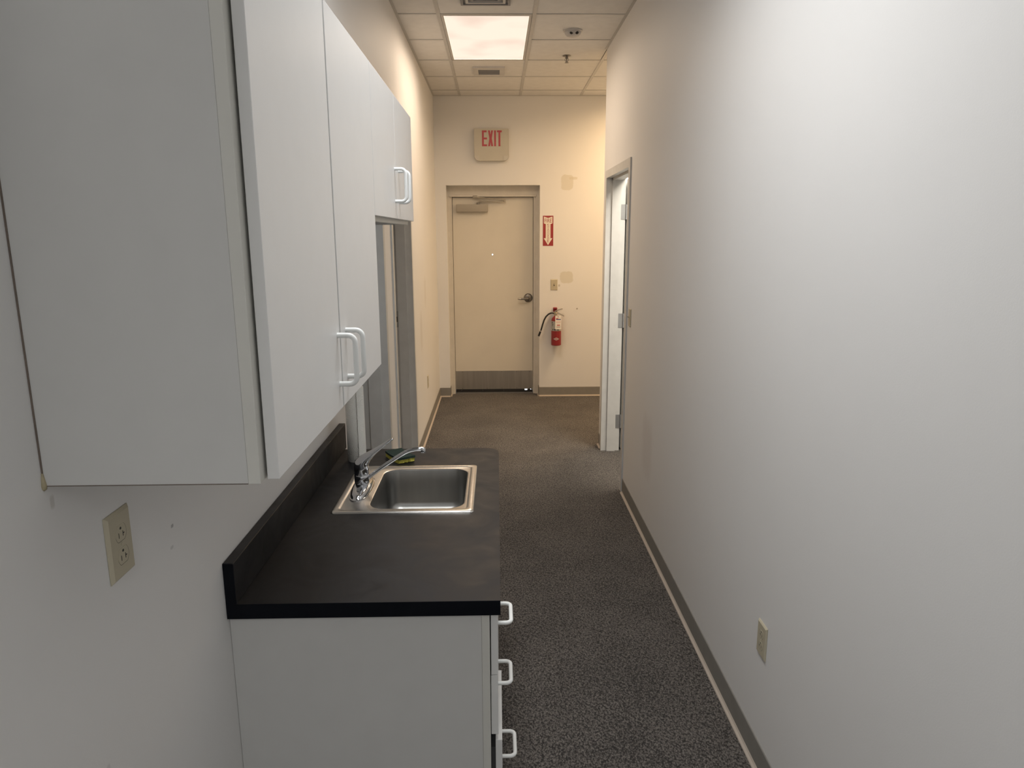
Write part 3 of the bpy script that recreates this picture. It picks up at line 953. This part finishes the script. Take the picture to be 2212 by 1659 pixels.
# ---- paper towel roll standing by the backsplash
PX, PY, PR, PH = -0.530, 2.578, 0.0335, 0.283
t = thing('paper_towel_roll', 'white embossed paper towel roll standing on the counter', 'paper towels', (PX, PY, CZ))
bm = bmesh.new()
rings = []
for r, h in ((0.020, 0.0002), (PR - .001, 0.0002), (PR, 0.0015), (PR, PH - .0015), (PR - .001, PH), (0.020, PH), (0.020, 0.0002)):
    rings.append([(PX + r * math.cos(2 * math.pi * k / 48), PY + r * math.sin(2 * math.pi * k / 48), CZ + h) for k in range(48)])
loft(bm, rings, cap0=False, cap1=False)
bmesh.ops.remove_doubles(bm, verts=bm.verts[:], dist=1e-5)
finish('roll', bm, M['towel'], t, 40)
bm = bmesh.new()
rings = [[(PX + r * math.cos(2 * math.pi * k / 24), PY + r * math.sin(2 * math.pi * k / 24), CZ + h) for k in range(24)] for r, h in ((0.0198, 0.0004), (0.0198, PH - .0003), (0.0183, PH - .0003), (0.0183, 0.0004), (0.0198, 0.0004))]
loft(bm, rings, cap0=False, cap1=False)
finish('core', bm, M['core'], t, 40)
# loose end of the sheet curling off the right side
bm = bmesh.new()
inner, outer_ = [], []
for i in range(13):
    f = i / 12
    a = math.radians(35 - 101 * f)
    r = PR + 0.0005 + 0.0034 * f ** 2
    inner.append((PX + r * math.cos(a), PY + r * math.sin(a)))
    outer_.append((PX + (r + 0.0007) * math.cos(a), PY + (r + 0.0007) * math.sin(a)))
prism(bm, inner + outer_[::-1], 'Z', CZ + 0.0012, CZ + PH - 0.001)
finish('loose_sheet', bm, M['towel'], t)

# ================================================================== ELECTRICAL PLATES
def wall_plate(name, label, cat, axis, w, s, a, z, kind, group=None):
    """plate on a wall; axis 'X' wall at x=w, inward sign s, centre a along the wall, z centre"""
    def PT(d, u, v):
        return (w + s * d, a + u, z + v) if axis == 'X' else (a + u, w + s * d, z + v)
    def bx(d0, d1, u0, u1, v0, v1, bev=0):
        p, q = PT(d0, u0, v0), PT(d1, u1, v1)
        return B(*[c for k in range(3) for c in (min(p[k], q[k]), max(p[k], q[k]))], bev=bev)
    t = thing(name, label, cat, PT(0, 0, -0.057), group)
    # bevelled plate
    r0 = [PT(0.0003, u, v) for u, v in ((-.0365, -.0572), (.0365, -.0572), (.0365, .0572), (-.0365, .0572))]
    r1 = [PT(0.002, u, v) for u, v in ((-.0365, -.0572), (.0365, -.0572), (.0365, .0572), (-.0365, .0572))]
    r2 = [PT(0.0062, u, v) for u, v in ((-.0315, -.0522), (.0315, -.0522), (.0315, .0522), (-.0315, .0522))]
    finish('plate', loft(bmesh.new(), [r0, r1, r2]), M['ivory'], t)
    if kind == 'outlet':
        for cz in (0.0195, -0.0195):
            def face(rx, rz, d0, d1, du=0.0, dv=0.0):
                pts = []
                for k in range(28):
                    th = 2 * math.pi * k / 28
                    pts.append((rx * math.cos(th), max(-rz * 0.80, min(rz * 0.80, rz * math.sin(th)))))
                return loft(bmesh.new(), [[PT(d0, u + du, v + cz + dv) for u, v in pts], [PT(d1, u + du, v + cz + dv) for u, v in pts]])
            f = finish('receptacle', face(0.0165, 0.0172, 0.003, 0.0067), M['ivory'], t)
            finish('surround', face(0.0170, 0.0177, 0.003, 0.00645, 0.0006, -0.0005), M['slot'], f)
            e = 0.0069
            finish('slot', bx(0.006, e, -0.0075, -0.0060, cz - 0.0075, cz + 0.0015), M['slot'], f)
            bm = bx(0.006, e, 0.0050, 0.0066, cz - 0.0075, cz + 0.0015)
            p, q = PT(0.006, 0.0066, cz - 0.0038), PT(e, 0.0102, cz - 0.0020)
            box(bm, *[c for k in range(3) for c in (min(p[k], q[k]), max(p[k], q[k]))])
            finish('slot', bm, M['slot'], f)
            pts = [(0.0026 * math.cos(2 * math.pi * k / 12), cz + 0.0078 + max(-0.0018, 0.0026 * math.sin(2 * math.pi * k / 12))) for k in range(12)]
            finish('ground_hole', loft(bmesh.new(), [[PT(0.006, u, v) for u, v in pts], [PT(e, u, v) for u, v in pts]]), M['slot'], f)
        pts = [(0.0028 * math.cos(2 * math.pi * k / 12), 0.0028 * math.sin(2 * math.pi * k / 12)) for k in range(12)]
        finish('screw', loft(bmesh.new(), [[PT(0.0055, u, v) for u, v in pts], [PT(0.0072, u, v) for u, v in pts]]), M['ivory'], t)
    else:
        finish('toggle_slot', bx(0.005, 0.0066, -0.005, 0.005, -0.012, 0.012), M['slot'] if kind == 'dark' else M['ivory'], t)
        bm = loft(bmesh.new(), [[PT(0.005, u, v) for u, v in ((-.0042, -.006), (.0042, -.006), (.0042, .006), (-.0042, .006))],
                                [PT(0.018, u, v) for u, v in ((-.0035, .002), (.0035, .002), (.0035, .010), (-.0035, .010))]])
        finish('toggle', bm, M['ivory'], t)
        for v in (0.030, -0.030):
            pts = [(0.0026 * math.cos(2 * math.pi * k / 10), v + 0.0026 * math.sin(2 * math.pi * k / 10)) for k in range(10)]
            finish('screw', loft(bmesh.new(), [[PT(0.0055, u, q) for u, q in pts], [PT(0.0070, u, q) for u, q in pts]]), M['ivory'], t)
    return t
wall_plate('wall_outlet', 'ivory duplex outlet on the left wall under the taller wall cabinet', 'outlet', 'X', XL, 1, 1.111, 1.244, 'outlet')
wall_plate('wall_outlet', 'ivory duplex outlet low on the long right wall', 'outlet', 'X', XR, -1, 2.068, 0.455, 'outlet')
wall_plate('wall_outlet', 'ivory outlet low on the left wall near the exit door', 'outlet', 'X', XL, 1, 6.30, 0.447, 'outlet')
wall_plate('light_switch', 'ivory toggle switch on the far wall above the fire extinguisher', 'light switch', 'Y', YW, -1, 0.611, 1.213, 'dark')
wall_plate('light_switch', 'ivory toggle switch on the right wall beside the open door frame', 'light switch', 'X', XR, -1, 4.525, 1.217, 'switch')

# ================================================================== FAR WALL THINGS
# exit sign with emergency lamp covers
t = thing('exit_sign', 'cream exit sign with red letters above the exit door', 'exit sign', (-0.04, YW, 2.467))
k = 0.992
ex0, ex1, ez0, ez1 = -0.2155, 0.134, 2.474, 2.785
finish('housing', prism(bmesh.new(), rrect(ex0, ex1, ez0, ez1, (0.006, 0.006, 0.055, 0.055), 6), 'Y', YW - 0.058, YW - 0.0005), M['cream'], t)
YF = YW - 0.058
lx0, lz0, lz1 = -0.136, 2.6155, 2.768
lh = lz1 - lz0
sw_ = 0.0185
def letter(pts):
    finish('letter', prism(bmesh.new(), pts, 'Y', YF - 0.0016, YF - 0.0001), M['exitred'], t)
x = lx0; w = 0.050
letter([(x, lz0), (x + w, lz0), (x + w, lz0 + sw_), (x + sw_, lz0 + sw_), (x + sw_, lz0 + lh * .43), (x + w, lz0 + lh * .43), (x + w, lz0 + lh * .55), (x + sw_, lz0 + lh * .55), (x + sw_, lz1 - sw_), (x + w - .003, lz1 - sw_), (x + w - .003, lz1), (x, lz1)])
x = lx0 + 0.0615; w = 0.050; s_ = 0.0185; m_ = lz0 + lh / 2
letter([(x, lz0), (x + s_, lz0), (x + w / 2, m_ - 0.036), (x + w - s_, lz0), (x + w, lz0), (x + w / 2 + 0.0125, m_), (x + w, lz1), (x + w - s_, lz1), (x + w / 2, m_ + 0.036), (x + s_, lz1), (x, lz1), (x + w / 2 - 0.0125, m_)])
x = lx0 + 0.1225
letter([(x, lz0), (x + sw_, lz0), (x + sw_, lz1), (x, lz1)])
x = lx0 + 0.152; w = 0.048
letter([(x + w / 2 - sw_ / 2, lz0), (x + w / 2 + sw_ / 2, lz0), (x + w / 2 + sw_ / 2, lz1 - sw_), (x + w, lz1 - sw_), (x + w, lz1), (x, lz1), (x, lz1 - sw_), (x + w / 2 - sw_ / 2, lz1 - sw_)])
finish('lamp_cover', prism(bmesh.new(), rrect(ex0 + 0.004, ex0 + 0.052, ez0 + 0.002, ez0 + 0.050, (0.003, 0.003, 0.040, 0.003), 5), 'Y', YF - 0.006, YF + 0.002), M['creamlens'], t)
finish('lamp_cover', prism(bmesh.new(), rrect(ex1 - 0.052, ex1 - 0.004, ez0 + 0.002, ez0 + 0.050, (0.003, 0.003, 0.003, 0.040), 5), 'Y', YF - 0.006, YF + 0.002), M['creamlens'], t)

# fire extinguisher sign
t = thing('fire_sign', 'red and white fire extinguisher arrow sign beside the exit door', 'sign', (0.5435, YW, 1.62))
gx0, gx1, gz0, gz1 = 0.489, 0.598, 1.620, 1.929
finish('panel', B(gx0, gx1, YW - 0.0016, YW - 0.0003, gz0, gz1), M['signred'], t)
def sg(u, v):      # sign coordinates 0..1
    return (gx0 + u * (gx1 - gx0), gz1 - v * (gz1 - gz0))
arrow = [sg(*p) for p in ((.09, .03), (.5, .075), (.91, .03), (.91, .255), (.73, .275), (.73, .745), (.92, .745), (.5, .975), (.08, .745), (.27, .745), (.27, .275), (.09, .255))]
finish('arrow', prism(bmesh.new(), arrow, 'Y', YW - 0.0021, YW - 0.0015), M['signwhite'], t)
p = sg(.17, .225)
finish('lettering', text_mesh('FIRE', p[0], p[1], 0.66 * (gx1 - gx0), 0.125 * (gz1 - gz0), YW - 0.0023), M['signred'], t)
word = 'EXTINGUISHER'
bm = bmesh.new()
for i, ch in enumerate(word):
    h = (0.895 - 0.265) / len(word)
    q = sg(.42, .265 + h * (i + .88))
    w = 0.16 if ch != 'I' else 0.06
    q2 = sg(.5 - w / 2, .265 + h * (i + .88))
    tm = text_mesh(ch, q2[0], q2[1], w * (gx1 - gx0), h * .76 * (gz1 - gz0), YW - 0.0023)
    me = bpy.data.meshes.new('tmp'); tm.to_mesh(me); tm.free(); bm.from_mesh(me); bpy.data.meshes.remove(me)
finish('lettering', bm, M['signred'], t)

# fire extinguisher hung on its bracket
EX, EY = 0.632, YW - 0.068
t = thing('fire_extinguisher', 'red fire extinguisher with black hose and white tag on the far wall', 'fire extinguisher', (EX, EY, 0.573))
ER = 0.054
finish('cylinder', lathe(bmesh.new(), [(0.0001, 0.574), (0.046, 0.573), (ER, 0.580), (ER, 0.836), (0.050, 0.858), (0.038, 0.876), (0.022, 0.887), (0.020, 0.895), (0.0001, 0.895)], (EX, EY, 0), 'Z', 32), M['red'], t, 40)
bm = bmesh.new()
loft(bm, [[(EX + (ER + .0008) * math.cos(math.radians(-200 + a * 220 / 24)), EY + (ER + .0008) * math.sin(math.radians(-200 + a * 220 / 24)), zz) for a in range(25)] for zz in (0.733, 0.836)], False, False, closed=False)
lab = finish('label_band', bm, M['labelwhite'], t, 60)
def curved(name, a0, a1, z0, z1, m, parent, r=ER + .0016, shape=None):
    bm = bmesh.new()
    n = 8
    rows = []
    for zz in (z0, z1):
        rows.append([(EX + r * math.cos(math.radians(a0 + (a1 - a0) * i / n)), EY + r * math.sin(math.radians(a0 + (a1 - a0) * i / n)), zz) for i in range(n + 1)])
    loft(bm, rows, False, False, closed=False)
    return finish(name, bm, m, parent)
for a0, a1, z0, z1 in ((-138, -128, .739, .755), (-118, -103, .739, .755), (-84, -62, .748, .756), (-80, -68, .739, .749), (-150, -128, .80, .806), (-150, -132, .785, .79), (-152, -140, .812, .83)):
    curved('print_mark', a0, a1, z0, z1, M['ink'], lab)
bm = bmesh.new()
pts = []
for th, dz in ((-128, 0), (-93, .017), (-58, 0), (-93, -.017)):
    pts.append((th, dz))
rr = ER + .0014
ctr = []
vs = []
for i in range(13):
    th = -128 + 70 * i / 12
    hh = 0.016 * (1 - abs(i - 6) / 6)
    vs.append(((EX + rr * math.cos(math.radians(th)), EY + rr * math.sin(math.radians(th)), .648 - hh - .0002), (EX + rr * math.cos(math.radians(th)), EY + rr * math.sin(math.radians(th)), .648 + hh + .0002)))
loft(bm, [[v[0] for v in vs], [v[1] for v in vs]], False, False, closed=False)
em = finish('diamond_emblem', bm, M['labelwhite'], t)
curved('emblem_mark', -104, -82, .643, .653, M['inkred'], em, ER + .0022)
# valve, levers, gauge, hose
bm = lathe(bmesh.new(), [(0.0001, .890), (0.017, .890), (0.019, .900), (0.016, .918), (0.012, .928), (0.0001, .930)], (EX - .004, EY, 0), 'Z', 16)
box(bm, EX - .026, EX + .012, EY - .011, EY + .011, .905, .926, 0.003, 1)
vlv = finish('valve', bm, M['brass'], t, 40)
finish('gauge', lathe(bmesh.new(), [(0.0001, EY - .030), (0.011, EY - .029), (0.012, EY - .012), (0.0001, EY - .012)], (EX - .006, 0, .912), 'Y', 16), M['spoon'], t, 40)
bm = bmesh.new()
prism(bm, [(EX - .018, .930), (EX + .030, .950), (EX + .064, .958), (EX + .067, .966), (EX + .058, .968), (EX + .024, .958), (EX - .020, .940)], 'Y', EY - .010, EY + .010)
finish('squeeze_lever', bm, M['spoon'], t)
bm = bmesh.new()
prism(bm, [(EX - .012, .912), (EX + .020, .912), (EX + .082, .882), (EX + .086, .889), (EX + .024, .922), (EX - .012, .924)], 'Y', EY - .009, EY + .009)
finish('carry_handle', bm, M['spoon'], t)
hp = [(EX - .022, EY - .004, .914), (EX - .045, EY - .004, .920), (EX - .060, EY - .004, .919), (EX - .085, EY - .004, .907), (EX - .110, EY - .002, .882), (EX - .130, EY, .845), (EX - .146, EY, .795), (EX - .160, EY, .745), (EX - .169, EY, .722)]
hs = finish('hose', tube(bmesh.new(), hp, [.006, .007] + [.0085] * 7, 12), M['rubber'], t, 50)
finish('nozzle', tube(bmesh.new(), [(EX - .1685, EY, .724), (EX - .176, EY, .703), (EX - .188, EY, .673)], [.0105, .0105, .0105], 12), M['rubber'], hs, 40)
finish('ferrule', tube(bmesh.new(), [(EX - .165, EY, .733), (EX - .169, EY, .722)], [.0100, .0108], 12), M['spoon'], hs, 40)
# tag in front
TY = EY - 0.064
tg = finish('inspection_tag', prism(bmesh.new(), rrect(EX - .016, EX + .048, .752, .899, 0.006, 3), 'Y', TY, TY + 0.0008), M['tag'], t)
for x0, x1, z0, z1, m in ((-.009, .016, .864, .872, 'inkred'), (-.008, .042, .853, .862, 'inkblue'), (-.009, .041, .828, .832, 'inkred'), (.002, .034, .790, .799, 'inkred'), (-.004, .038, .779, .782, 'ink'), (-.004, .036, .770, .772, 'ink'), (.002, .034, .806, .808, 'inkred')):
    finish('print_line', B(EX + x0, EX + x1, TY - 0.0006, TY - 0.0001, z0, z1), M[m], tg)
finish('tag_eyelet', lathe(bmesh.new(), [(0.0001, TY - .0008), (0.004, TY - .0007), (0.0045, TY)], (EX + .014, 0, .886), 'Y', 10), M['ink'], tg)
finish('tag_string', tube(bmesh.new(), [(EX + .014, TY + .0004, .884), (EX + .008, EY - .035, .908), (EX + .004, EY - .011, .914)], 0.0012, 6), M['tag'], t)
bk = B(EX - .030, EX + .012, YW - .006, YW - .0004, .930, .973, 0.002, 1)
box(bk, EX - .030, EX + .012, YW - .050, YW - .006, .962, .968)
box(bk, EX - .028, EX + .010, EY + .012, YW - .004, .930, .936)
finish('wall_bracket', bk, M['red'], t)

# old screw anchor left in the far wall
bm = lathe(bmesh.new(), [(0.0001, YW - .006), (0.004, YW - .005), (0.007, YW - .002), (0.008, YW - .0003)], (0.860, 0, .958), 'Y', 10)
tag(finish('wall_anchor', bm, M['closer'], None, 40), 'tiny bare screw anchor in the far wall right of the extinguisher', 'wall anchor')

# ================================================================== CEILING THINGS
def troffer(x0, x1, y0, y1, watts, col, lcol, label):
    spread = 146 if y0 < 3 else 168
    t = thing('ceiling_light', label, 'ceiling light', ((x0 + x1) / 2, (y0 + y1) / 2, ZC), 'recessed ceiling troffers')
    a, b, c, d = x0 + 0.014, x1 - 0.014, y0 + 0.014, y1 - 0.014
    i = 0.018
    fr = bmesh.new()
    box(fr, a, a + i, c, d, ZC + 0.0005, ZC + 0.012)
    box(fr, b - i, b, c, d, ZC + 0.0005, ZC + 0.012)
    box(fr, a + i, b - i, c, c + i, ZC + 0.0005, ZC + 0.012)
    box(fr, a + i, b - i, d - i, d, ZC + 0.0005, ZC + 0.012)
    finish('frame', fr, M['tee'], t)
    finish('lens', B(a + i, b - i, c + i, d - i, ZC + 0.004, ZC + 0.010), lens_mat('troffer_lens', lcol, 0.75), t)
    finish('housing', B(a, b, c, d, ZC + 0.0125, ZC + 0.09), M['ventwhite'], t)
    ld = bpy.data.lights.new('troffer_tubes', 'AREA')
    ld.shape = 'RECTANGLE'
    ld.size = b - a - 2 * i
    ld.size_y = d - c - 2 * i
    ld.energy = watts
    ld.color = col
    ld.spread = math.radians(spread)
    lo = bpy.data.objects.new('troffer_tubes', ld)
    COL.objects.link(lo)
    lo.parent = t
    lo.location = (0, 0, 0.0032)
    return t
for tr in TROFFERS:
    troffer(*tr)

# side room fitting on its lower ceiling
x0, x1, y0, y1, watts, col = ROOM_LAMP
t = thing('ceiling_light', 'surface ceiling light inside the right hand room', 'ceiling light', ((x0 + x1) / 2, (y0 + y1) / 2, 2.76))
bm = bmesh.new()
box(bm, x0, x1, y0, y1, 2.785, 2.7995)
finish('tray', bm, M['tee'], t)
finish('lens', B(x0 + .02, x1 - .02, y0 + .02, y1 - .02, 2.770, 2.785), lens_mat('room_lens', (1, .93, .82), 0.8), t)
ld = bpy.data.lights.new('room_tubes', 'AREA'); ld.shape = 'RECTANGLE'; ld.size = x1 - x0; ld.size_y = y1 - y0; ld.energy = watts; ld.color = col
lo = bpy.data.objects.new('room_tubes', ld); COL.objects.link(lo); lo.parent = t; lo.location = (0, 0, 0.009)

# supply grille in the tile before the light (cut by the frame top)
def concentric(t, cx, cy, w, h, steps, zt):
    for k, (d, z0, z1, m) in enumerate(steps):
        bm = bmesh.new()
        W, H = w / 2 - d, h / 2 - d
        plate(bm, [(cx - W, cy - H), (cx + W, cy - H), (cx + W, cy + H), (cx - W, cy + H)],
              [(cx - W + .016, cy - H + .016), (cx + W - .016, cy - H + .016), (cx + W - .016, cy + H - .016), (cx - W + .016, cy + H - .016)], zt + z0, zt + z1)
        finish('louver_ring', bm, M[m], t)
t = thing('ceiling_vent', 'square louvered ceiling vent at the upper picture edge', 'vent', (-0.053, 4.555, ZC - 0.012))
concentric(t, -0.053, 4.555, 0.30, 0.30, [(0, -.008, .0034, 'ventdark'), (0.030, -.006, .003, 'ventwhite'), (0.062, -.004, .003, 'ventdark'), (0.094, -.004, .003, 'ventwhite')], ZC)
finish('core_plate', B(-0.053 - .038, -0.053 + .038, 4.555 - .038, 4.555 + .038, ZC - .004, ZC + .003), M['ventwhite'], t)
finish('throat', B(-0.053 - .146, -0.053 + .146, 4.555 - .146, 4.555 + .146, ZC + .0030, ZC + .0034), M['ventdark'], t)
# small exhaust grille beyond the light
t = thing('ceiling_vent', 'small ceiling vent with grey grille past the glowing light', 'vent', (-0.051, 6.495, ZC - 0.01))
vx0, vx1, vy0, vy1 = -0.184, 0.082, 6.352, 6.640
bm = plate(bmesh.new(), [(vx0, vy0), (vx1, vy0), (vx1, vy1), (vx0, vy1)], [(-0.141, 6.425), (0.040, 6.425), (0.040, 6.612), (-0.141, 6.612)], ZC - .010, ZC + .0034)
finish('frame', bm, M['ventwhite'], t)
finish('filter_plate', B(-0.141, 0.040, 6.425, 6.612, ZC + .001, ZC + .0034), M['ventdark'], t)
for i in range(9):
    yy = 6.437 + i * 0.0205
    finish('slat', B(-0.141, 0.040, yy, yy + .006, ZC - .006, ZC + .001), M['ventdark'], t)
# sensor with two dark eyes
t = thing('ceiling_sensor', 'round ceiling sensor with two dark eyes near the light', 'sensor', (0.538, 5.28, ZC - 0.04))
zb = ZC + 0.0034
finish('base', lathe(bmesh.new(), [(0.0001, zb), (0.066, zb), (0.066, zb - .007), (0.060, zb - .011), (0.0001, zb - .011)], (0.538, 5.28, 0), 'Z', 32), M['sensor'], t, 40)
finish('dome', lathe(bmesh.new(), [(0.058, zb - .011), (0.054, zb - .024), (0.042, zb - .036), (0.026, zb - .041), (0.0001, zb - .042)], (0.538, 5.28, 0), 'Z', 32), M['sensor'], t, 40)
for dx in (-0.019, 0.019):
    c = Vector((0.538 + 0.004 + dx, 5.28 - 0.0475, zb - .026))
    bm = bmesh.new()
    bmesh.ops.create_uvsphere(bm, u_segments=14, v_segments=8, radius=0.0115)
    for v in bm.verts:
        v.co = Vector((v.co.x, v.co.y * .5, v.co.z * .9)) + c
    finish('sensor_eye', bm, M['slot'], t, 60)
# pendent sprinkler
t = thing('sprinkler', 'small pendent fire sprinkler in the ceiling tile', 'sprinkler', (0.564, 5.985, ZC - 0.06))
finish('escutcheon', lathe(bmesh.new(), [(0.0001, zb), (0.030, zb), (0.034, zb - .004), (0.020, zb - .009), (0.0001, zb - .009)], (0.564, 5.985, 0), 'Z', 24), M['darkmetal'], t, 40)
bm = lathe(bmesh.new(), [(0.0001, zb - .008), (0.010, zb - .009), (0.010, zb - .020), (0.0045, zb - .024), (0.0035, zb - .050), (0.0001, zb - .050)], (0.564, 5.985, 0), 'Z', 12)
finish('stem', bm, M['darkmetal'], t, 40)
bm = tube(bmesh.new(), [(0.554, 5.985, zb - .018), (0.550, 5.985, zb - .032), (0.560, 5.985, zb - .050)], .0022, 6)
tube(bm, [(0.574, 5.985, zb - .018), (0.578, 5.985, zb - .032), (0.568, 5.985, zb - .050)], .0022, 6)
finish('frame_arms', bm, M['darkmetal'], t)
finish('deflector', lathe(bmesh.new(), [(0.0001, zb - .050), (0.015, zb - .051), (0.016, zb - .053), (0.0001, zb - .053)], (0.564, 5.985, 0), 'Z', 16), M['darkmetal'], t)
